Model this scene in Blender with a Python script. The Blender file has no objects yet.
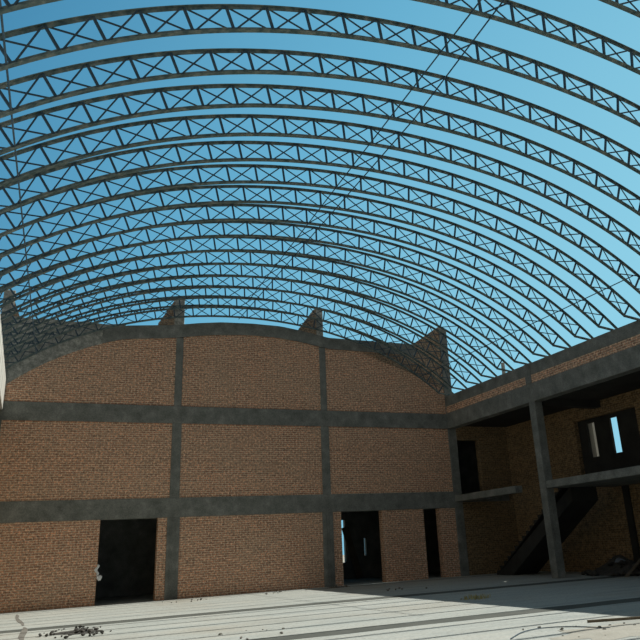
import bpy, bmesh, math, random
from mathutils import Vector, Matrix
random.seed(7)
scene = bpy.context.scene
C = scene.collection

# ------------------------------------------------------------------ camera
Rv = Vector((0.9081, -0.4155, -0.0532)); Uv = Vector((-0.0937, -0.3253, 0.9410)); Fv = Vector((0.4083, 0.8495, 0.3343))
cam_data = bpy.data.cameras.new('camera'); cam = bpy.data.objects.new('camera', cam_data); C.objects.link(cam)
M3 = Matrix((Rv, Uv, -Fv)).transposed()
cam.matrix_world = Matrix.Translation((1.4706, -27.0636, 1.3826)) @ M3.to_4x4()
cam_data.sensor_width = 36.0
cam_data.lens = 700.39 / 640 * 36
cam_data.shift_x = -0.0707
cam_data.shift_y = -0.0348
cam_data.clip_end = 600
scene.camera = cam

# ------------------------------------------------------------------ sky, sun, exposure
world = bpy.data.worlds.new('sky'); scene.world = world; world.use_nodes = True
nt = world.node_tree; nt.nodes.clear()
out = nt.nodes.new('ShaderNodeOutputWorld'); bg = nt.nodes.new('ShaderNodeBackground')
tc = nt.nodes.new('ShaderNodeTexCoord')
dot = nt.nodes.new('ShaderNodeVectorMath'); dot.operation = 'DOT_PRODUCT'
dot.inputs[1].default_value = (0.80, 0.10, -0.42)          # clear blue at the left, pale towards the sun side and the horizon
nt.links.new(tc.outputs['Generated'], dot.inputs[0])
mr = nt.nodes.new('ShaderNodeMapRange'); mr.inputs[1].default_value = -0.30; mr.inputs[2].default_value = 0.50
nt.links.new(dot.outputs['Value'], mr.inputs[0])
ramp = nt.nodes.new('ShaderNodeValToRGB')
e = ramp.color_ramp.elements
e[0].position = 0.0; e[0].color = (0.055, 0.235, 0.42, 1)
e[1].position = 1.0; e[1].color = (0.275, 0.630, 0.800, 1)
m = e.new(0.5); m.color = (0.140, 0.435, 0.640, 1)
nt.links.new(mr.outputs[0], ramp.inputs[0]); 
# grey added to the unseen sky for less blue shade, away from the clear patch over the end wall
sep = nt.nodes.new('ShaderNodeSeparateXYZ'); nt.links.new(tc.outputs['Generated'], sep.inputs[0])
hz = nt.nodes.new('ShaderNodeMapRange'); hz.interpolation_type = 'SMOOTHSTEP'; hz.inputs[1].default_value = 0.42; hz.inputs[2].default_value = 0.10
nt.links.new(sep.outputs['Y'], hz.inputs[0])
hm = nt.nodes.new('ShaderNodeMix'); hm.data_type = 'RGBA'; nt.links.new(hz.outputs[0], hm.inputs[0])
nt.links.new(ramp.outputs[0], hm.inputs[6]); hm.inputs[7].default_value = (0.20, 0.225, 0.24, 1)
nt.links.new(hm.outputs[2], bg.inputs[0])
bg.inputs[1].default_value = 1.0
nt.links.new(bg.outputs[0], out.inputs[0])

sun_data = bpy.data.lights.new('sun', 'SUN'); sun = bpy.data.objects.new('sun', sun_data); C.objects.link(sun)
sun_data.energy = 5.8; sun_data.angle = math.radians(0.53); sun_data.color = (1.0, 0.965, 0.89)
sun.rotation_euler = Vector((-0.940, -0.030, -1.0)).to_track_quat('-Z', 'Y').to_euler()
sun.location = (30, 0, 30)

scene.view_settings.view_transform = 'Standard'; scene.view_settings.look = 'None'
scene.view_settings.gamma = 1.0; scene.view_settings.use_curve_mapping = False
scene.view_settings.exposure = 0.0

# ------------------------------------------------------------------ materials
def new_mat(name, rough=0.9):
    mt = bpy.data.materials.new(name); mt.use_nodes = True
    b = mt.node_tree.nodes['Principled BSDF']; b.inputs['Roughness'].default_value = rough
    b.inputs['Specular IOR Level'].default_value = 0.25
    return mt, mt.node_tree, b

def noise(nt, scale, detail=4, vec=None, rough=0.6):
    n = nt.nodes.new('ShaderNodeTexNoise'); n.inputs['Scale'].default_value = scale
    n.inputs['Detail'].default_value = detail; n.inputs['Roughness'].default_value = rough
    if vec is None:
        g = nt.nodes.new('ShaderNodeNewGeometry'); vec = g.outputs['Position']
    nt.links.new(vec, n.inputs['Vector']); return n

def ramp2(nt, fac, stops):
    r = nt.nodes.new('ShaderNodeValToRGB'); el = r.color_ramp.elements
    el[0].position, el[0].color = stops[0][0], (*stops[0][1], 1)
    el[1].position, el[1].color = stops[-1][0], (*stops[-1][1], 1)
    for p, c in stops[1:-1]:
        k = el.new(p); k.color = (*c, 1)
    nt.links.new(fac, r.inputs[0]); return r

def mix(nt, kind, fac, a, b):
    m = nt.nodes.new('ShaderNodeMix'); m.data_type = 'RGBA'; m.blend_type = kind
    if isinstance(fac, float): m.inputs['Factor'].default_value = fac
    else: nt.links.new(fac, m.inputs['Factor'])
    for s, v in (('A', a), ('B', b)):
        sock = [i for i in m.inputs if i.name == s and i.type == 'RGBA'][0]
        if isinstance(v, tuple): sock.default_value = (*v, 1)
        else: nt.links.new(v, sock)
    return [o for o in m.outputs if o.type == 'RGBA'][0]

def bump(nt, b, height, strength=0.4, dist=0.02):
    bp = nt.nodes.new('ShaderNodeBump'); bp.inputs['Strength'].default_value = strength; bp.inputs['Distance'].default_value = dist
    nt.links.new(height, bp.inputs['Height']); nt.links.new(bp.outputs[0], b.inputs['Normal'])

def noisy(name, stops, scale=3.0, rough=0.9, fine=40.0, fine_amt=0.35, bmp=0.3):
    mt, nt, b = new_mat(name, rough)
    n = noise(nt, scale, 6); r = ramp2(nt, n.outputs['Fac'], stops)
    f = noise(nt, fine, 3); fr = ramp2(nt, f.outputs['Fac'], [(0.3, (0.55, 0.55, 0.55)), (0.7, (1.3, 1.3, 1.3))])
    c = mix(nt, 'MULTIPLY', fine_amt, r.outputs[0], fr.outputs[0])
    nt.links.new(c, b.inputs['Base Color'])
    if bmp: bump(nt, b, f.outputs['Fac'], bmp)
    return mt

def brick_mat(name, c1, c2, mortar, dirt, dirt_fac=0.35, row=0.080, width=0.24):
    mt, nt, b = new_mat(name, 0.95)
    g = nt.nodes.new('ShaderNodeNewGeometry')
    sp = nt.nodes.new('ShaderNodeSeparateXYZ'); nt.links.new(g.outputs['Position'], sp.inputs[0])
    sn = nt.nodes.new('ShaderNodeSeparateXYZ'); nt.links.new(g.outputs['True Normal'], sn.inputs[0])
    ab = nt.nodes.new('ShaderNodeMath'); ab.operation = 'ABSOLUTE'; nt.links.new(sn.outputs['X'], ab.inputs[0])
    gt = nt.nodes.new('ShaderNodeMath'); gt.operation = 'GREATER_THAN'; gt.inputs[1].default_value = 0.5; nt.links.new(ab.outputs[0], gt.inputs[0])
    mx = nt.nodes.new('ShaderNodeMix'); mx.data_type = 'FLOAT'
    nt.links.new(gt.outputs[0], mx.inputs[0]); nt.links.new(sp.outputs['X'], mx.inputs[2]); nt.links.new(sp.outputs['Y'], mx.inputs[3])
    cb = nt.nodes.new('ShaderNodeCombineXYZ'); nt.links.new(mx.outputs[0], cb.inputs[0]); nt.links.new(sp.outputs['Z'], cb.inputs[1])
    br = nt.nodes.new('ShaderNodeTexBrick'); nt.links.new(cb.outputs[0], br.inputs['Vector'])
    br.inputs['Color1'].default_value = (*c1, 1); br.inputs['Color2'].default_value = (*c2, 1); br.inputs['Mortar'].default_value = (*mortar, 1)
    br.inputs['Scale'].default_value = 1.0; br.inputs['Mortar Size'].default_value = 0.012; br.inputs['Mortar Smooth'].default_value = 0.3
    br.inputs['Brick Width'].default_value = width; br.inputs['Row Height'].default_value = row; br.inputs['Bias'].default_value = 0.0
    n1 = noise(nt, 0.7, 5); r1 = ramp2(nt, n1.outputs['Fac'], [(0.40, (0, 0, 0)), (0.75, (1, 1, 1))])
    f1 = nt.nodes.new('ShaderNodeMath'); f1.operation = 'MULTIPLY'; f1.inputs[1].default_value = dirt_fac; nt.links.new(r1.outputs[0], f1.inputs[0])
    c = mix(nt, 'MIX', f1.outputs[0], br.outputs['Color'], dirt)
    n2 = noise(nt, 13, 4, rough=0.85); r2 = ramp2(nt, n2.outputs['Fac'], [(0.34, (0.25, 0.25, 0.28)), (0.5, (0.95, 0.95, 0.95)), (0.66, (1.95, 1.75, 1.55))])
    c = mix(nt, 'MULTIPLY', 0.95, c, r2.outputs[0])
    nt.links.new(c, b.inputs['Base Color']); bump(nt, b, br.outputs['Fac'], -0.6, 0.012)
    return mt

MAT = {}
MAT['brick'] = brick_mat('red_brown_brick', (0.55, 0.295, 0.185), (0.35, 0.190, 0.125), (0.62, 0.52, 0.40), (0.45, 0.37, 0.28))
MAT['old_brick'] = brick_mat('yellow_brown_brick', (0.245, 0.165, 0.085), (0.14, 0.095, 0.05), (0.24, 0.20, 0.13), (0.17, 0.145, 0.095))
MAT['rough_brick'] = brick_mat('mortar_smeared_brick', (0.32, 0.20, 0.125), (0.20, 0.145, 0.10), (0.30, 0.26, 0.20), (0.23, 0.22, 0.185), 0.8)
MAT['concrete'] = noisy('weathered_grey_concrete', [(0.3, (0.125, 0.134, 0.124)), (0.55, (0.195, 0.206, 0.192)), (0.8, (0.31, 0.32, 0.295))], 2.2, fine=30, fine_amt=0.6)
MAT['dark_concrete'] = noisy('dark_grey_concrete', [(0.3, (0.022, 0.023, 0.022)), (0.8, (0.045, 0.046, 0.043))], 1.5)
MAT['plaster'] = noisy('rough_grey_mortar', [(0.3, (0.16, 0.172, 0.16)), (0.5, (0.29, 0.30, 0.28)), (0.75, (0.54, 0.53, 0.48))], 5.0, fine=22, fine_amt=0.7)
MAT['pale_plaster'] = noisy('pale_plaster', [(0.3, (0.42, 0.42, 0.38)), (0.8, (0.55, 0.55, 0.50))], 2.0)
MAT['steel'] = noisy('dull_primer_steel', [(0.36, (0.065, 0.105, 0.110)), (0.54, (0.15, 0.195, 0.190)), (0.74, (0.30, 0.31, 0.27))], 7.0, 0.6, fine=60, bmp=0)
MAT['dark_steel'] = noisy('dark_steel_bar', [(0.3, (0.028, 0.062, 0.092)), (0.8, (0.070, 0.105, 0.13))], 5.0, 0.55, fine=60, bmp=0)
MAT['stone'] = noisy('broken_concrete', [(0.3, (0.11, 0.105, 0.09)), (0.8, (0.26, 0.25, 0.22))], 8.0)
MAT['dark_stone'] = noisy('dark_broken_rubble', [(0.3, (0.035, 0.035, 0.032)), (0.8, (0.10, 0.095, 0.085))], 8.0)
MAT['dust'] = noisy('pale_tan_dust', [(0.3, (0.30, 0.29, 0.245)), (0.8, (0.39, 0.38, 0.33))], 3.0, bmp=0)
MAT['sand'] = noisy('dry_sandy_ground', [(0.3, (0.34, 0.31, 0.25)), (0.8, (0.46, 0.43, 0.36))], 0.3, bmp=0)
MAT['plastic'] = noisy('white_plastic_film', [(0.3, (0.70, 0.74, 0.76)), (0.8, (0.85, 0.87, 0.88))], 10.0, 0.35, bmp=0)
MAT['wood'] = noisy('dusty_timber', [(0.3, (0.10, 0.08, 0.055)), (0.8, (0.19, 0.155, 0.11))], 6.0)
MAT['grass'] = noisy('dry_yellow_grass', [(0.3, (0.34, 0.30, 0.12)), (0.8, (0.50, 0.45, 0.22))], 12.0, bmp=0)
MAT['sack'] = noisy('blue_grey_sacking', [(0.3, (0.12, 0.14, 0.17)), (0.8, (0.22, 0.25, 0.29))], 9.0)

def floor_material():
    mt, nt, b = new_mat('trowelled_cement_floor', 0.85)
    g = nt.nodes.new('ShaderNodeNewGeometry')
    mp = nt.nodes.new('ShaderNodeMapping'); mp.inputs['Scale'].default_value = (0.35, 2.2, 1.0)
    nt.links.new(g.outputs['Position'], mp.inputs[0])
    n = noise(nt, 1.0, 7, mp.outputs[0], 0.65)
    r = ramp2(nt, n.outputs['Fac'], [(0.30, (0.26, 0.29, 0.275)), (0.50, (0.365, 0.385, 0.355)), (0.72, (0.42, 0.425, 0.38))])
    d = noise(nt, 0.22, 5); dr = ramp2(nt, d.outputs['Fac'], [(0.52, (0, 0, 0)), (0.72, (0.8, 0.8, 0.8))])
    c = mix(nt, 'MIX', dr.outputs[0], r.outputs[0], (0.33, 0.315, 0.265))
    f = noise(nt, 14, 4, rough=0.8); fr = ramp2(nt, f.outputs['Fac'], [(0.30, (0.40, 0.40, 0.38)), (0.46, (0.92, 0.92, 0.92)), (0.65, (1.1, 1.1, 1.1))])
    c = mix(nt, 'MULTIPLY', 0.8, c, fr.outputs[0])
    nt.links.new(c, b.inputs['Base Color']); bump(nt, b, f.outputs['Fac'], 0.25, 0.02)
    return mt
MAT['floor'] = floor_material()
MAT['joint'] = noisy('dark_floor_joint', [(0.3, (0.07, 0.077, 0.068)), (0.8, (0.115, 0.12, 0.105))], 2.0)

# ------------------------------------------------------------------ mesh helpers
def bx(bm, x0, x1, y0, y1, z0, z1):
    vs = [bm.verts.new(p) for p in ((x0,y0,z0),(x1,y0,z0),(x1,y1,z0),(x0,y1,z0),(x0,y0,z1),(x1,y0,z1),(x1,y1,z1),(x0,y1,z1))]
    for f in ((3,2,1,0),(4,5,6,7),(0,1,5,4),(1,2,6,5),(2,3,7,6),(3,0,4,7)): bm.faces.new([vs[i] for i in f])
    return vs

def prism(bm, pts, a0, a1, axis='y'):
    """pts = outline; axis y: (x,z) extruded along y; axis x: (y,z) extruded along x"""
    mk = (lambda p, a: (p[0], a, p[1])) if axis == 'y' else (lambda p, a: (a, p[0], p[1]))
    A = [bm.verts.new(mk(p, a0)) for p in pts]; B = [bm.verts.new(mk(p, a1)) for p in pts]
    bm.faces.new(A); bm.faces.new(B[::-1]); n = len(pts)
    for i in range(n): bm.faces.new((A[i], B[i], B[(i+1) % n], A[(i+1) % n]))

def strip(bm, lo, hi, y0, y1):
    """curved beam: lower and upper outlines with equal point counts, in the x-z plane"""
    n = len(lo); V = {}
    for i in range(n):
        for k, (p, y) in enumerate(((lo[i], y0), (hi[i], y0), (hi[i], y1), (lo[i], y1))): V[i, k] = bm.verts.new((p[0], y, p[1]))
    for i in range(n - 1):
        for k in range(4): bm.faces.new((V[i,k], V[i,(k+1)%4], V[i+1,(k+1)%4], V[i+1,k]))
    bm.faces.new([V[0,k] for k in range(4)]); bm.faces.new([V[n-1,k] for k in (3,2,1,0)])

def bar(bm, p, q, w, h, yax=Vector((0,1,0))):
    """rectangular bar from p to q, w along y, h across"""
    p, q = Vector(p), Vector(q); d = (q - p).normalized(); s = d.cross(yax)
    if s.length < 1e-4: s = Vector((1,0,0))
    s.normalize(); t = s.cross(d).normalized()
    v = []
    for e in (p, q):
        for a, b in ((-1,-1),(1,-1),(1,1),(-1,1)): v.append(bm.verts.new(e + s*a*h/2 + t*b*w/2))
    for f in ((0,1,2,3),(7,6,5,4),(0,4,5,1),(1,5,6,2),(2,6,7,3),(3,7,4,0)): bm.faces.new([v[i] for i in f])

def tube(bm, pts, r, seg=6):
    rings = []
    for i, p in enumerate(pts):
        p = Vector(p); d = (Vector(pts[min(i+1, len(pts)-1)]) - Vector(pts[max(i-1, 0)])).normalized()
        s = d.cross(Vector((0,0,1)))
        if s.length < 1e-3: s = Vector((1,0,0))
        s.normalize(); t = s.cross(d)
        rings.append([bm.verts.new(p + (s*math.cos(2*math.pi*k/seg) + t*math.sin(2*math.pi*k/seg))*r) for k in range(seg)])
    for a, b in zip(rings, rings[1:]):
        for k in range(seg): bm.faces.new((a[k], a[(k+1)%seg], b[(k+1)%seg], b[k]))
    bm.faces.new(rings[0][::-1]); bm.faces.new(rings[-1])

def obj(name, bm, mat, parent=None, loc=None, bevel=0):
    bmesh.ops.recalc_face_normals(bm, faces=bm.faces)
    me = bpy.data.meshes.new(name)
    if loc is not None: bmesh.ops.translate(bm, verts=bm.verts, vec=-Vector(loc))
    bm.to_mesh(me); bm.free()
    o = bpy.data.objects.new(name, me); C.objects.link(o); me.materials.append(MAT[mat])
    if loc is not None: o.location = loc
    if parent is not None:
        o.parent = parent
        if loc is None and parent.location.length > 0: o.matrix_parent_inverse = Matrix.Translation(parent.location).inverted()
    if bevel:
        md = o.modifiers.new('bevel', 'BEVEL'); md.width = bevel; md.segments = 2; md.limit_method = 'ANGLE'
    return o

def tag(o, label, cat, group=None):
    o['label'] = label; o['category'] = cat
    if group: o['group'] = group
    return o

def empty(name, loc, label, cat, group=None):
    o = bpy.data.objects.new(name, None); C.objects.link(o); o.location = loc; o.empty_display_size = 0.3
    return tag(o, label, cat, group)

def struct(name, bm, mat, parent=None):
    o = obj(name, bm, mat, parent)
    o['kind'] = 'structure'
    return o

def B(): return bmesh.new()

# ------------------------------------------------------------------ key dimensions (metres)
X3, X4 = 18.19, 21.35                  # hall side and back of the right gallery
XLEFT = 0.33                           # hall side of the left wall
ZP = 7.59                              # parapet top
FRONT = -28.0
COLS = [(-0.10, 0.34), (6.05, 6.50), (12.05, 12.50), (X3, 18.60)]
def arch_lo(x):
    d = x - 9.2; return 9.86 - 0.0165*d*d - 0.00019*d**4
def interp(x, pts):
    if x <= pts[0][0]: return pts[0][1]
    for (a, u), (b, v) in zip(pts, pts[1:]):
        if x <= b: return u + (v - u)*(x - a)/(b - a)
    return pts[-1][1]
def wall_lo(x):                        # top of the brick, underside of the capping beam
    if x < 4.2: return arch_lo(x)
    if x > 16.85: return 9.95
    return interp(x, [(4.2, arch_lo(4.2)), (6.1, 9.51), (7.0, 9.66), (7.9, 9.77), (9.2, 9.85), (10.4, 9.81), (11.4, 9.70), (12.2, 9.55), (12.6, 9.49), (16.85, 9.45)])
def wall_hi(x): return interp(x, [(3.3, 9.86), (4.4, 9.90), (6.1, 10.06), (7.0, 10.2), (7.9, 10.30), (9.2, 10.35), (10.4, 10.33), (11.4, 10.2), (12.2, 10.05), (12.6, 9.98), (18, 9.98)])

# ------------------------------------------------------------------ ground and floor
bm = B(); bx(bm, -90, 110, -90, 140, -0.45, -0.25); struct('ground', bm, 'sand')
bm = B(); bx(bm, -3.3, 21.65, -34, 6.3, -0.25, 0.0); struct('floor', bm, 'floor')
n = 1
for yb, w in ((-7.8, 0.72), (-14.6, 0.62), (-21.4, 0.62), (-1.0, 0.12)):
    bm = B(); segs = 26; lo, hi = [], []
    pts0, pts1 = [], []
    for i in range(segs + 1):
        x = 0.2 + i*(21.1 - 0.2)/segs; j = random.uniform(-0.05, 0.05)*min(1, w*5); k = random.uniform(-0.05, 0.05)*min(1, w*5)
        pts0.append(bm.verts.new((x, yb - w/2 + j, 0.003))); pts1.append(bm.verts.new((x, yb + w/2 + k, 0.003)))
    for i in range(segs): bm.faces.new((pts0[i], pts0[i+1], pts1[i+1], pts1[i]))
    r = bmesh.ops.extrude_face_region(bm, geom=bm.faces[:])
    bmesh.ops.translate(bm, verts=[v for v in r['geom'] if isinstance(v, bmesh.types.BMVert)], vec=(0, 0, -0.003))
    struct('trim_%d' % n, bm, 'joint'); n += 1

# ------------------------------------------------------------------ brick end wall
bm = B()
T0, T1 = 0.0, 0.32
spans = [(COLS[0][1], COLS[1][0]), (COLS[1][1], COLS[2][0]), (COLS[2][1], COLS[3][0])]
def lower_panel(x0, x1, holes):
    x = x0
    for a, b in holes:
        bx(bm, x, a, T0, T1, 0, 2.75); x = b
    if x < x1: bx(bm, x, x1, T0, T1, 0, 2.75)
lower_panel(*spans[0], [(3.78, 5.74)]); lower_panel(*spans[1], []); lower_panel(*spans[2], [(12.86, 14.69), (16.63, 17.41)])
for a, b in ((0.34, 6.10), (6.45, 12.10), (12.45, X3)): bx(bm, a, b, T0, T1, 3.43, 6.15)
for a, b in ((0.34, 6.135), (6.415, 12.135), (12.415, X3)):
    m_ = 14; xs = [a + (b - a)*i/m_ for i in range(m_ + 1)]
    strip(bm, [(x, 6.81) for x in xs], [(x, wall_lo(x)) for x in xs], T0, T1)
wall_back = struct('wall_back', bm, 'brick')
wall_back['label'] = 'tall red brown brick end wall of the roofless hall'
# the same wall upstairs and downstairs inside the gallery
bm = B()
bx(bm, 18.60, X4, T0, T1, 0, 2.98)
bx(bm, 19.80, X4, T0, T1, 3.27, 6.28); bx(bm, 18.60, 19.80, T0, T1, 5.67, 6.28)
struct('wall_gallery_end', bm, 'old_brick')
# grey mortar shoulder on the left, mortar smeared brickwork in the upper right corner
xs = [0.34 + (4.2 - 0.34)*i/20 for i in range(21)]
bm = B(); strip(bm, [(x, arch_lo(x)) for x in xs], [(x, 9.89 + 0.03*math.sin(x*5)) for x in xs], -0.012, T1)
p = struct('mortar_patch', bm, 'plaster', wall_back); p['label'] = 'rough grey mortar shoulder at the upper left'
bm = B(); prism(bm, [(14.2, 9.44), (16.84, 9.44), (16.84, 9.96), (18.18, 9.96), (18.18, 7.9), (17.3, 8.3), (16.2, 8.75), (15.2, 9.05)], -0.012, 0.0)
p = struct('brick_patch', bm, 'rough_brick', wall_back); p['label'] = 'mortar smeared brickwork in the upper right corner'

# rear rooms behind the end wall: they make the doorways dark
bm = B()
bx(bm, -3.3, 14.75, 5.3, 5.6, 0, 6.5); bx(bm, 15.30, 16.20, 5.3, 5.6, 0, 6.5); bx(bm, 16.38, 21.65, 5.3, 5.6, 0, 6.5)
bx(bm, 14.75, 15.30, 5.3, 5.6, 0, 0.70); bx(bm, 14.75, 15.30, 5.3, 5.6, 2.66, 6.5)
bx(bm, 16.20, 16.38, 5.3, 5.6, 0, 0.95); bx(bm, 16.20, 16.38, 5.3, 5.6, 1.80, 6.5)
struct('wall_rear', bm, 'concrete')
bm = B(); bx(bm, -3.3, -3.0, 0.32, 5.3, 0, 6.5); bx(bm, X4, 21.65, 0.32, 5.3, 0, 6.5); bx(bm, 18.30, 18.50, 0.34, 5.3, 3.26, 6.5); bx(bm, 8.9, 9.1, 0.34, 5.3, 0, 2.75)
struct('wall_rear_ends', bm, 'concrete')
bm = B(); bx(bm, -3.0, X4, 0.36, 5.3, 3.0, 3.26); bx(bm, -3.3, 21.65, 0.36, 5.6, 6.5, 6.7); struct('ceiling_rear', bm, 'concrete')
# frames of the two rear windows
for k, (a, b, z0, z1) in enumerate(((14.75, 15.30, 0.70, 2.66), (16.20, 16.38, 0.95, 1.80))):
    bm = B(); t = 0.03
    bx(bm, a, a + t, 5.28, 5.36, z0, z1); bx(bm, b - t, b, 5.28, 5.36, z0, z1); bx(bm, a + t, b - t, 5.28, 5.36, z0, z0 + t); bx(bm, a + t, b - t, 5.28, 5.36, z1 - t, z1)
    struct('window_%d' % (k + 1), bm, 'wood')

# columns on the end wall
names = ['leftmost concrete column of the brick end wall, in the hall corner', 'concrete column of the end wall right beside the wide left doorway',
         'concrete column of the end wall left of the middle doorway', 'concrete corner column between the brick end wall and the right gallery']
for k, (a, b) in enumerate(COLS):
    root = empty('concrete_column', ((a+b)/2, 0, 0), names[k], 'column', 'concrete columns of the brick end wall')
    w = 0.05 if k in (1, 2) else 0.0
    bm = B(); bx(bm, a, b, -0.045, T1 + 0.02, 0, 2.75); s = obj('lower_shaft', bm, 'concrete', root, bevel=0.012)
    bm = B(); bx(bm, a + w, b - w, -0.04, T1, 3.43, 6.15); obj('upper_shaft', bm, 'concrete', root, bevel=0.012)
    zt = wall_lo((a+b)/2) - 0.02 if k in (1, 2) else (9.9 if k == 0 else 10.85)
    bm = B(); bx(bm, a + 1.7*w, b - 1.7*w, -0.035, T1, 6.81, zt); obj('gable_shaft', bm, 'concrete', root, bevel=0.012)
    if k in (1, 2):      # boards left grooves in the shaft face
        for j in range(3):
            gx = a + 0.11 + j*0.11
            bm = B(); bx(bm, gx, gx + 0.025, -0.075, -0.045, 0.0, 2.72); obj('formwork_ridge', bm, 'concrete', s)

# horizontal beams across the end wall
for z0, z1, lab in ((2.75, 3.43, 'lower concrete beam across the brick end wall, just above the doorways'), (6.15, 6.81, 'upper concrete beam across the brick end wall under the arched gable')):
    bm = B(); bx(bm, -0.10, X3 + 0.41, -0.05, T1 + 0.03, z0, z1)
    o = obj('concrete_beam', bm, 'concrete', loc=(9.2, 0, z0), bevel=0.015); tag(o, lab, 'beam')
xs = [3.4 + (16.84 - 3.4)*i/60 for i in range(61)]
bm = B(); strip(bm, [(x, wall_lo(x)) for x in xs], [(x, min(wall_hi(x), wall_lo(x) + 0.53)) for x in xs], -0.05, T1)
o = obj('capping_beam', bm, 'concrete', loc=(9.2, 0, 9.4)); tag(o, 'bowed concrete capping beam along the top of the brick end wall', 'beam')

# raked masonry stubs on the wall top
def stub(name, lab, outline, shaft, rake_mat):
    root = empty(name, (shaft[0], 0.15, shaft[2]), lab, 'wall pier', 'masonry piers on top of the end wall')
    bm = B(); bx(bm, shaft[0], shaft[1], -0.02, 0.34, shaft[2], shaft[3]); obj('shaft', bm, 'plaster', root, bevel=0.02)
    if outline:
        bm = B(); prism(bm, outline, 0.0, 0.30); obj('raked_brickwork', bm, rake_mat, root)
stub('brick_pier', 'tall thin masonry pier on the far left end of the wall top', [(0.30, 9.93), (0.52, 9.93), (0.42, 10.2), (0.30, 10.5)], (-0.08, 0.30, 9.9, 10.9), 'rough_brick')
def stepped(x0, x1, z0, z1, n_):
    pts = [(x1, z0), (x0, z0)]
    for i in range(n_):
        x = x0 + (x1 - x0)*i/n_; z = z0 + (z1 - z0)*(i + 1)/n_; pts += [(x, z), (x0 + (x1 - x0)*(i + 1)/n_, z)]
    return pts
stub('brick_pier', 'stepped brick pier on the wall top above the left column', stepped(5.45, 6.03, wall_hi(5.7), 11.0, 8), (6.03, 6.42, wall_hi(6.05), 11.22), 'rough_brick')
stub('brick_pier', 'triangular raked brick pier on the wall top above the middle doorway column', stepped(11.20, 12.05, wall_hi(11.9), 11.25, 11), (12.05, 12.36, wall_hi(12.3), 11.32), 'rough_brick')
stub('brick_pier', 'raked brick pier at the right end of the wall top, beside the right gallery', stepped(16.85, 18.19, 9.96, 10.85, 10), (18.19, 18.46, 10.85, 10.95), 'rough_brick')

# ------------------------------------------------------------------ right gallery
# outer wall with the upstairs opening
OY0, OY1, OZ0, OZ1 = -8.0, -4.65, 3.55, 5.72
bm = B(); bx(bm, X4, X4 + 0.3, OY1, 0.32, 0, 6.45); bx(bm, X4, X4 + 0.3, FRONT, OY0, 0, 6.45)
bx(bm, X4, X4 + 0.3, OY0, OY1, 0, OZ0); bx(bm, X4, X4 + 0.3, OY0, OY1, OZ1, 6.45)
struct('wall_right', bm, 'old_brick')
bm = B(); s0, s1, s2, s3 = -6.82, -6.42, -5.58, -5.12       # two narrow slots in a dark infill
bx(bm, X4 + 0.2, X4 + 0.3, OY0, s0, OZ0, OZ1); bx(bm, X4 + 0.2, X4 + 0.3, s1, s2, OZ0, OZ1); bx(bm, X4 + 0.2, X4 + 0.3, s3, OY1, OZ0, OZ1)
for a, b in ((s0, s1), (s2, s3)):
    bx(bm, X4 + 0.2, X4 + 0.3, a, b, OZ0, 4.22); bx(bm, X4 + 0.2, X4 + 0.3, a, b, 5.56, OZ1)
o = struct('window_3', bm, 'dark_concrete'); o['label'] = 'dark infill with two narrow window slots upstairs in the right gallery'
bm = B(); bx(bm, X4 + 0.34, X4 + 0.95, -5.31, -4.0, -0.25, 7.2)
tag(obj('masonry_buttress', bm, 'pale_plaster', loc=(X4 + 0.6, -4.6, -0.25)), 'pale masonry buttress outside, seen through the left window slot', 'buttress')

# columns of the gallery
labs = ['concrete gallery column standing nearest the brick end wall, beside the stairs', 'concrete gallery column nearer the camera at the right picture edge', 'gallery column third from the brick end wall', 'gallery column fourth from the brick end wall']
YC = [-5.93 - 6.09*k for k in range(4)]
for k, y in enumerate(YC):
    root = empty('concrete_column', (X3 + 0.2, y - 0.2, 0), labs[k], 'column', 'concrete columns along the right gallery')
    bm = B(); bx(bm, X3, X3 + 0.35, y - 0.35, y, 0, 3.0); obj('lower_shaft', bm, 'concrete', root, bevel=0.015)
    bm = B(); bx(bm, X3, X3 + 0.35, y - 0.35, y, 3.0, 6.15); obj('upper_shaft', bm, 'concrete', root, bevel=0.015)
    bm = B(); bx(bm, X3 - 0.015, X3 + 0.45, y - 0.35, y, 6.84, ZP + 0.01); obj('parapet_shaft', bm, 'concrete', root, bevel=0.01)

bm = B(); bx(bm, X4 - 0.10, X4 - 0.002, -7.05, -6.78, 0, 2.99)
tag(obj('pilaster', bm, 'dark_concrete', loc=(X4, -7, 0)), 'dark concrete pilaster on the brick wall behind the rubble heap', 'column')

# upper floor slabs either side of the stairwell
for a, b, lab in ((-4.45, -0.05, 'narrow concrete walkway slab between the end wall and the stairwell'), (FRONT, -6.29, 'long concrete gallery floor slab running towards the camera')):
    bm = B()
    if b > -1:      # narrow walkway along the stairwell with a landing at the upstairs doorway
        prism_xy = [(X3 + 0.02, a), (X3 + 0.34, a), (X3 + 0.34, -1.3), (X4 - 1.6, -0.9), (X4 - 1.6, b), (X3 + 0.02, b)]
        lo_ = [bm.verts.new((p[0], p[1], 3.0)) for p in prism_xy]; hi_ = [bm.verts.new((p[0], p[1], 3.26)) for p in prism_xy]
        bm.faces.new(lo_[::-1]); bm.faces.new(hi_)
        for i in range(6): bm.faces.new((lo_[i], lo_[(i+1) % 6], hi_[(i+1) % 6], hi_[i]))
    else: bx(bm, X3 + 0.02, X4, a, b, 3.0, 3.26)
    tag(obj('floor_slab', bm, 'concrete', loc=(X3, (a+b)/2, 3.0), bevel=0.01), lab, 'floor slab')
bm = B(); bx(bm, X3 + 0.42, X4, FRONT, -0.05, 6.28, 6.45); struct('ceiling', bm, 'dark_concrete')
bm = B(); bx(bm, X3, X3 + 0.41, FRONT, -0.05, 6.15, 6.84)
tag(obj('ring_beam', bm, 'concrete', loc=(X3, -14, 6.15), bevel=0.015), 'concrete beam along the top of the right gallery', 'beam')
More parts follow.
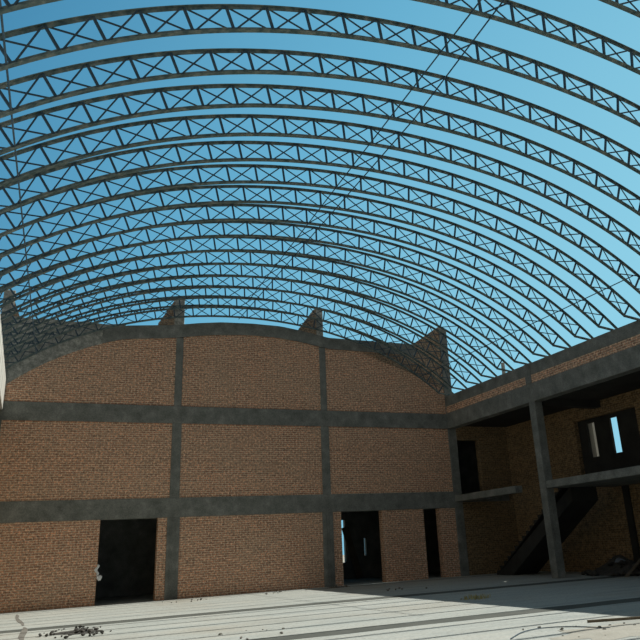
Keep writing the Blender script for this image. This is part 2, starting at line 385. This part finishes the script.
for k, y in enumerate(YC):
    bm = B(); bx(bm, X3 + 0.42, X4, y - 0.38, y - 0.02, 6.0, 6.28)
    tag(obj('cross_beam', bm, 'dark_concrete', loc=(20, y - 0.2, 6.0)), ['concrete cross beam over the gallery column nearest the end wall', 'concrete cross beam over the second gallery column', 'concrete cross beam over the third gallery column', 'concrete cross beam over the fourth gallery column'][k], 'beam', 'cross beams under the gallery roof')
root = empty('parapet_wall', (X3 + 0.25, -14, 6.81), 'brick parapet with grey mortar cap along the top of the right gallery', 'parapet')
for k, (a, b) in enumerate(zip([-0.05] + [y - 0.35 for y in YC], YC + [FRONT])):
    if a - b > 0.1:
        bm = B(); bx(bm, X3 + 0.01, X3 + 0.44, b, a, 6.84, 7.14); obj('brick_band', bm, 'brick', root)
        bm = B(); bx(bm, X3, X3 + 0.45, b, a, 7.14, ZP); o = obj('mortar_cap', bm, 'concrete', root, bevel=0.015)
bm = B(); bx(bm, X3 + 0.05, X3 + 0.16, -4.55, -4.44, ZP, ZP + 0.48)
tag(obj('stub_post', bm, 'pale_plaster', loc=(X3 + 0.1, -4.5, ZP), bevel=0.01), 'short pale post standing on the right parapet', 'post')

# stairs
root = empty('staircase', (19.7, -1.5, 0), 'dark concrete stair flight rising under the right gallery', 'stairs')
ns = 18; y0s, y1s, zs = -1.35, -6.40, 3.26
rise, go = zs/ns, (y0s - y1s)/ns
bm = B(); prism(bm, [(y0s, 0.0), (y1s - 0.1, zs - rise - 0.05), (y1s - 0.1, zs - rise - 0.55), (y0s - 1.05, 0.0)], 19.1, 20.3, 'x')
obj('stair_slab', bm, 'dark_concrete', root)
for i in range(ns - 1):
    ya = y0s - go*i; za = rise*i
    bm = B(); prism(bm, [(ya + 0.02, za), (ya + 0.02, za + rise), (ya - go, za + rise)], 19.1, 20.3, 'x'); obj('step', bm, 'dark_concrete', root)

# ------------------------------------------------------------------ left side
bm = B(); bx(bm, -0.95, XLEFT, FRONT, -0.05, 6.50, ZP - 0.02)
o = struct('wall_left', bm, 'pale_plaster'); o['label'] = 'pale sunlit parapet along the top of the left wall'
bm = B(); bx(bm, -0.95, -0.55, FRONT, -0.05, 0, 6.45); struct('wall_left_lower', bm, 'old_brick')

# ------------------------------------------------------------------ arched roof trusses
XM, ZA, RA, BQ, DEP = 8.902, 10.982, 19.291, -0.552, 0.507
HALF = 9.70
def zc(x, off=0.0):
    R = RA - off
    return (ZA - off) - R + math.sqrt(R*R - (x - XM)**2) + BQ*((x - XM)/9.0)**4
N = 28
fx = [XM - HALF + 2*HALF*i/4000 for i in range(4001)]
acc = [0.0]
for a, b in zip(fx, fx[1:]): acc.append(acc[-1] + math.hypot(b - a, zc(b) - zc(a)))
def at_s(s):
    lo, hi = 0, 4000
    while hi - lo > 1:
        m_ = (lo + hi)//2
        if acc[m_] <= s: lo = m_
        else: hi = m_
    return fx[lo] + (fx[hi] - fx[lo])*(s - acc[lo])/max(1e-9, acc[hi] - acc[lo])
def nrm(x):
    dz = (zc(x + 0.01) - zc(x - 0.01))/0.02; v = Vector((dz, 0, -1.0)); return v.normalized()
nodes_x = [at_s(acc[-1]*i/N) for i in range(N + 1)]
BASE = Vector((XM, 0, ZP))
top = [Vector((x, 0, zc(x))) - BASE for x in nodes_x]
low = [Vector((x, 0, zc(x))) + nrm(x)*DEP - BASE for x in nodes_x]

def chord(bm, s0, s1, off, flip, n_):
    """angle section swept along the arch: a flat flange and an upright web"""
    secs = []
    for i in range(n_ + 1):
        x = at_s(s0 + (s1 - s0)*i/n_); nn = nrm(x); p = Vector((x, 0, zc(x))) + nn*off - BASE; inn = nn if flip else -nn
        f, t, w = 0.095, 0.012, 0.068
        yv = Vector((0, 1, 0))
        secs.append([p - yv*f/2, p + yv*f/2, p + yv*f/2 + inn*t, p + yv*0.008 + inn*t, p + yv*0.008 + inn*w, p - yv*0.008 + inn*w, p - yv*0.008 + inn*t, p - yv*f/2 + inn*t])
    vs = [[bm.verts.new(q) for q in s] for s in secs]
    for a, b in zip(vs, vs[1:]):
        for k in range(8): bm.faces.new((a[k], a[(k+1) % 8], b[(k+1) % 8], b[k]))
    bm.faces.new(vs[0]); bm.faces.new(vs[-1][::-1])

ORD = ['first', 'second', 'third', 'fourth', 'fifth', 'sixth', 'seventh', 'eighth', 'ninth', 'tenth', 'eleventh', 'twelfth', 'thirteenth', 'fourteenth', 'fifteenth', 'sixteenth', 'seventeenth', 'eighteenth']
def make_truss():
    root = empty('arched_truss', BASE, '', 'roof truss', 'arched steel roof trusses')
    def part(nm, bm, mat):
        bmesh.ops.recalc_face_normals(bm, faces=bm.faces)
        me = bpy.data.meshes.new(nm); bm.to_mesh(me); bm.free(); me.materials.append(MAT[mat])
        o = bpy.data.objects.new(nm, me); C.objects.link(o); o.parent = root; return o
    L = acc[-1]
    bm = B(); chord(bm, 0.0, L, 0.0, True, 84); part('top_chord', bm, 'steel')
    bm = B(); chord(bm, L/N, L - L/N, DEP, False, 78); part('bottom_chord', bm, 'steel')
    for i in range(1, N):
        d = (low[i] - top[i]).normalized()
        bm = B(); bar(bm, top[i] + d*0.02, low[i] - d*0.02, 0.040, 0.042); part('strut', bm, 'dark_steel')
    for i in range(1, N - 1):
        for a, b, y in ((top[i], low[i+1], 0.022), (low[i], top[i+1], -0.022)):
            d = (b - a).normalized(); o3 = Vector((0, y, 0))
            bm = B(); bar(bm, a + d*0.05 + o3, b - d*0.05 + o3, 0.016, 0.028); part('brace', bm, 'dark_steel')
    for i, j in ((1, 0), (N - 1, N)):
        bm = B(); bar(bm, low[i], top[j] + Vector((0, 0, -0.03)), 0.07, 0.055); part('end_tie', bm, 'steel')
        bm = B(); q = top[j]; bx(bm, q.x - 0.12, q.x + 0.12, -0.11, 0.11, 0.0, 0.018); part('foot_plate', bm, 'steel')
        bm = B(); bx(bm, q.x - 0.035, q.x + 0.035, -0.035, 0.035, 0.018, max(0.05, q.z)); part('foot_post', bm, 'steel')
    return root
proto = make_truss()
kids = list(proto.children)
for k in range(18):
    y = -0.29 - 1.144*k - {15: 0.07, 16: 0.12, 17: 0.12}.get(k, 0)
    if k == 0: t = proto
    else:
        t = proto.copy(); C.objects.link(t)
        for ch in kids:
            c = ch.copy(); C.objects.link(c); c.parent = t
    t.location = (XM, y, ZP)
    if k == 0: t['label'] = 'arched steel truss closest to the brick end wall, lowest of the rows of arches'
    elif k == 17: t['label'] = 'arched steel truss nearest the camera, only a bit of it in the top right corner'
    else: t['label'] = 'arched steel lattice truss, %s in the row counted from the brick end wall' % ORD[k]

# long rods lying along under the trusses
def rod(xs_, y0, y1, lab, r=0.015):
    bm = B(); pts = []
    for i in range(25):
        f = i/24; xx = xs_[0] + (xs_[1] - xs_[0])*min(1, f/xs_[2]); pts.append((xx, y0 + (y1 - y0)*f, zc(xx, DEP) - 0.012 - r))
    tube(bm, pts, r); x, z = pts[0][0], pts[0][2]
    tag(obj('tie_rod', bm, 'dark_steel', loc=(x, (y0+y1)/2, z)), lab, 'rod', 'long steel rods under the roof trusses')
rod((8.25, 8.58, 0.25), -20.4, -0.2, 'long steel rod under the crown of the arches, right one of the close pair', 0.016)
rod((7.9, 8.35, 1.0), -20.2, -2.2, 'long steel rod under the crown of the arches, left one of the close pair', 0.016)
rod((16.80, 16.80, 1.0), -13.2, -0.2, 'long steel rod under the right flank of the arches above the gallery parapet')
rod((0.50, 1.20, 1.0), -20.2, -0.2, 'long steel rod under the left flank of the arches at the left picture edge', 0.016)

# ------------------------------------------------------------------ loose things on the floor
def chunk(loc, s, mat='stone', name='concrete_chunk', flat=0.6):
    bm = B(); bmesh.ops.create_icosphere(bm, subdivisions=2, radius=1.0)
    ax = [random.uniform(0.7, 1.2) for _ in range(3)]
    planes = [Vector((random.uniform(-1,1), random.uniform(-1,1), random.uniform(-1,1))).normalized() for _ in range(7)]
    for v in bm.verts:
        co = v.co.copy()
        for pl in planes:
            d = co.dot(pl)
            if d > 0.62: co -= pl*(d - 0.62)
        v.co = Vector((co.x*ax[0]*s, co.y*ax[1]*s, co.z*ax[2]*s*flat))
    zmin = min(v.co.z for v in bm.verts)
    rot = Matrix.Rotation(random.uniform(0, 6.28), 3, 'Z')
    for v in bm.verts: v.co = rot @ (v.co - Vector((0, 0, zmin))) + Vector(loc)
    return obj(name, bm, mat, loc=loc)

# rubble heap under the gallery: a core pile with chunks resting on it
bm = B(); bmesh.ops.create_grid(bm, x_segments=22, y_segments=22, size=1.0)
HC = Vector((20.45, -6.95, 0))
def heap_z(u, v):
    r = math.hypot(u, v); return max(0.0, 0.50*(1 - r**1.6))*(1 + 0.25*math.sin(5*u + 2)*math.cos(4*v))
for v in bm.verts:
    u, w = v.co.x, v.co.y; v.co = Vector((HC.x + u*0.8, HC.y + w*1.35, heap_z(u, w) + random.uniform(0, 0.04) - (0.02 if heap_z(u, w) == 0 else 0)))
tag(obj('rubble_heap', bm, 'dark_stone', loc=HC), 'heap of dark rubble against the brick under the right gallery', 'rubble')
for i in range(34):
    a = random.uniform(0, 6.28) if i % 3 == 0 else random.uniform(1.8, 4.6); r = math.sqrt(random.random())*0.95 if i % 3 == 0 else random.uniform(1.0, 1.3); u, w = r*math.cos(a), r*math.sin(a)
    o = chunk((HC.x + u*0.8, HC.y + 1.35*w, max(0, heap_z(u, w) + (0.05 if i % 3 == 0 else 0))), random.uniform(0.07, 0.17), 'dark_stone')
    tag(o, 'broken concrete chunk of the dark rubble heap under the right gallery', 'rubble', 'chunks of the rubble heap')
for (x, y, z, s) in ((20.1, -7.3, heap_z(-0.44, -0.26), 0.24),):
    tag(chunk((x, y, z + 0.07), s, 'sack', 'cement_sack', 0.5), 'blue grey cement sack slumped on the rubble heap', 'sack')
# timber planks leaning and lying on the heap
for (p, q, lab) in (((19.35, -8.3, 0.02), (20.9, -7.9, 0.75), 'long timber plank sloping up over the rubble heap'), ((19.3, -9.0, 0.02), (21.2, -9.3, 0.72), 'short timber plank propped against the brick wall beside the rubble heap')):
    bm = B(); bar(bm, p, q, 0.14, 0.035); tag(obj('timber_plank', bm, 'wood', loc=p), lab, 'plank')

def scatter(n_, cx, cy, rx, ry, s0, s1, lab, grp, mat='stone'):
    for i in range(n_):
        a = random.uniform(0, 6.28); r = math.sqrt(random.random())
        tag(chunk((cx + rx*r*math.cos(a), cy + ry*r*math.sin(a), 0.0), random.uniform(s0, s1), mat), lab, 'stone', grp)
scatter(60, 2.65, -9.7, 0.75, 1.2, 0.018, 0.06, 'small grey stone in the dark gravel patch at the lower left of the floor', 'stones of the lower left gravel patch', 'dark_stone')
scatter(10, 6.4, -1.6, 0.8, 0.7, 0.02, 0.05, 'small grey stone on the floor in front of the left column of the end wall', 'stones by the left column')
scatter(10, 9.9, -1.1, 1.1, 0.6, 0.02, 0.05, 'small stone on the floor below the middle brick panel', 'stones below the middle panel')
scatter(12, 12.3, -0.75, 0.55, 0.45, 0.03, 0.07, 'small brown stone at the foot of the middle doorway column', 'stones by the middle doorway')
scatter(8, 12.6, -5.2, 0.9, 1.0, 0.02, 0.06, 'small dark stone on the floor at the tip of the wedge of sunlight', 'stones near the shadow edge')
scatter(14, 9.4, -17.6, 1.0, 0.9, 0.012, 0.032, 'small dark stone on the dusty floor at the lower right', 'stones at the lower right')
scatter(9, 5.4, -13.6, 0.8, 0.8, 0.015, 0.035, 'small stone on the sunlit floor at the bottom middle', 'stones at the bottom middle')

# dusty sweepings under the stones
def dust(cx, cy, rx, ry, lab, mat):
    bm = B(); ring = []
    c = bm.verts.new((cx, cy, 0.022))
    for i in range(28):
        a = 6.283*i/28; k = random.uniform(0.7, 1.1); ring.append(bm.verts.new((cx + rx*k*math.cos(a), cy + ry*k*math.sin(a), 0.0035)))
    for i in range(28): bm.faces.new((c, ring[i], ring[(i+1) % 28]))
    bm.faces.new(ring[::-1])
    o = obj('gravel_patch', bm, mat, loc=(cx, cy, 0)); tag(o, lab, 'gravel'); o['kind'] = 'stuff'
dust(2.65, -9.6, 0.5, 0.6, 'dark gravel swept together at the lower left of the floor', 'dark_stone')
dust(9.7, -18.2, 1.3, 0.8, 'tan sandy dust spread on the floor at the lower right corner', 'dust')
dust(12.3, -0.75, 0.5, 0.4, 'brown dust at the foot of the middle doorway column', 'wood')

def streak(pts, lab):  # narrow darker strip laid just above the floor
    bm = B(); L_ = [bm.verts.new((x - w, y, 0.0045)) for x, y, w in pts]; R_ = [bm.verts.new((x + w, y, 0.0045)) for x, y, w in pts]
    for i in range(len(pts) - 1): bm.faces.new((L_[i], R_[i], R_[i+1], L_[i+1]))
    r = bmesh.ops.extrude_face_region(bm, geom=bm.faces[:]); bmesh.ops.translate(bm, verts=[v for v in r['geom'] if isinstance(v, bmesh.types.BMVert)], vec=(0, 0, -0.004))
    tag(obj('floor_streak', bm, 'stone', loc=(pts[0][0], pts[0][1], 0)), lab, 'streak')
streak([(1.45, -1.5, 0.02), (1.47, -2.3, 0.05), (1.46, -3.2, 0.035), (1.49, -4.0, 0.05), (1.54, -4.8, 0.06), (1.60, -5.6, 0.04), (1.62, -6.4, 0.02)], 'dark floor stain at the far left, between end wall and first dark joint')
streak([(1.64, -6.9, 0.02), (1.66, -7.6, 0.06), (1.62, -8.6, 0.07), (1.58, -9.6, 0.06), (1.60, -10.4, 0.03)], 'dark stain on the floor at the far left, crossing the first dark joint')

# cable scraps
def cable(pts, lab, r=0.012):
    bm = B(); P = [Vector(p) for p in pts]; sm = []
    for i in range(len(P) - 1):
        p0, p1, p2, p3 = P[max(i-1, 0)], P[i], P[i+1], P[min(i+2, len(P)-1)]
        for k in range(8):
            t = k/8; sm.append(0.5*((2*p1) + (p2 - p0)*t + (2*p0 - 5*p1 + 4*p2 - p3)*t*t + (3*p1 - p0 - 3*p2 + p3)*t**3))
    sm.append(P[-1]); tube(bm, sm, r)
    tag(obj('cable', bm, 'dark_steel', loc=pts[0]), lab, 'cable')
cable([(8.0, -17.7, 0.012), (8.6, -17.2, 0.012), (9.1, -17.05, 0.012), (9.5, -17.3, 0.012), (9.7, -17.9, 0.012)], 'dark cable scrap looping on the floor at the lower right', 0.008)
bm = B(); bar(bm, (10.05, -17.0, 0.02), (11.9, -17.62, 0.02), 0.04, 0.04, Vector((0, 0, 1)))
tag(obj('timber_batten', bm, 'wood', loc=(10.05, -17.0, 0)), 'dark timber batten lying where the shadow begins at the right', 'batten')

# dry grass tuft on the shadow edge
bm = B()
for i in range(70):
    a = random.uniform(0, 6.28); r = random.uniform(0, 0.28); x, y = 11.9 + r*1.6*math.cos(a), -10.85 + r*math.sin(a)
    h = random.uniform(0.05, 0.13); l = Vector((random.uniform(-0.1, 0.1), random.uniform(-0.1, 0.1), h)); s = Vector((0.012, random.uniform(-0.012, 0.012), 0))
    b0 = Vector((x, y, 0)); bm.faces.new([bm.verts.new(b0 - s), bm.verts.new(b0 + s), bm.verts.new(b0 + l*0.6 + s*0.7), bm.verts.new(b0 + l)])
o = obj('grass_tuft', bm, 'grass', loc=(11.9, -10.85, 0)); tag(o, 'dry yellow grass tuft growing at the edge of the shadow', 'grass')

# white plastic bag caught on the jamb of the wide doorway
root = empty('plastic_bag', (3.80, -0.02, 0.95), 'torn white plastic bag hanging on the left jamb of the wide doorway', 'bag')
bm = B(); bmesh.ops.create_icosphere(bm, subdivisions=3, radius=0.115)
for v in bm.verts:
    k = 1 + 0.28*math.sin(11*v.co.x/0.115 + 3*v.co.z/0.115)*math.cos(7*v.co.z/0.115); v.co = Vector((3.86 + v.co.x*0.75*k, -0.10 + v.co.y*0.5*k, 0.86 + v.co.z*0.75*k))
obj('bag_body', bm, 'plastic', root)
bm = B(); n_ = 10
ring = [[bm.verts.new((3.775 + 0.04*math.sin(i*0.9) + (0.055 - 0.02*abs(i - 5)/5)*math.cos(a), -0.06 + 0.03*math.sin(a), 0.93 + 0.36*i/n_)) for a in (0, 1.57, 3.14, 4.71)] for i in range(n_ + 1)]
for a, b in zip(ring, ring[1:]):
    for k in range(4): bm.faces.new((a[k], a[(k+1) % 4], b[(k+1) % 4], b[k]))
obj('bag_handle', bm, 'plastic', root)

# board leaning inside the middle doorway, narrowing the bright window slit
bm = B(); bar(bm, (15.75, 4.9, 0.02), (15.22, 5.22, 2.3), 0.35, 0.04, Vector((1, 0, 0)))
tag(obj('leaning_board', bm, 'wood', loc=(15.75, 4.9, 0)), 'dark board leaning beside the bright slit inside the middle doorway', 'board')
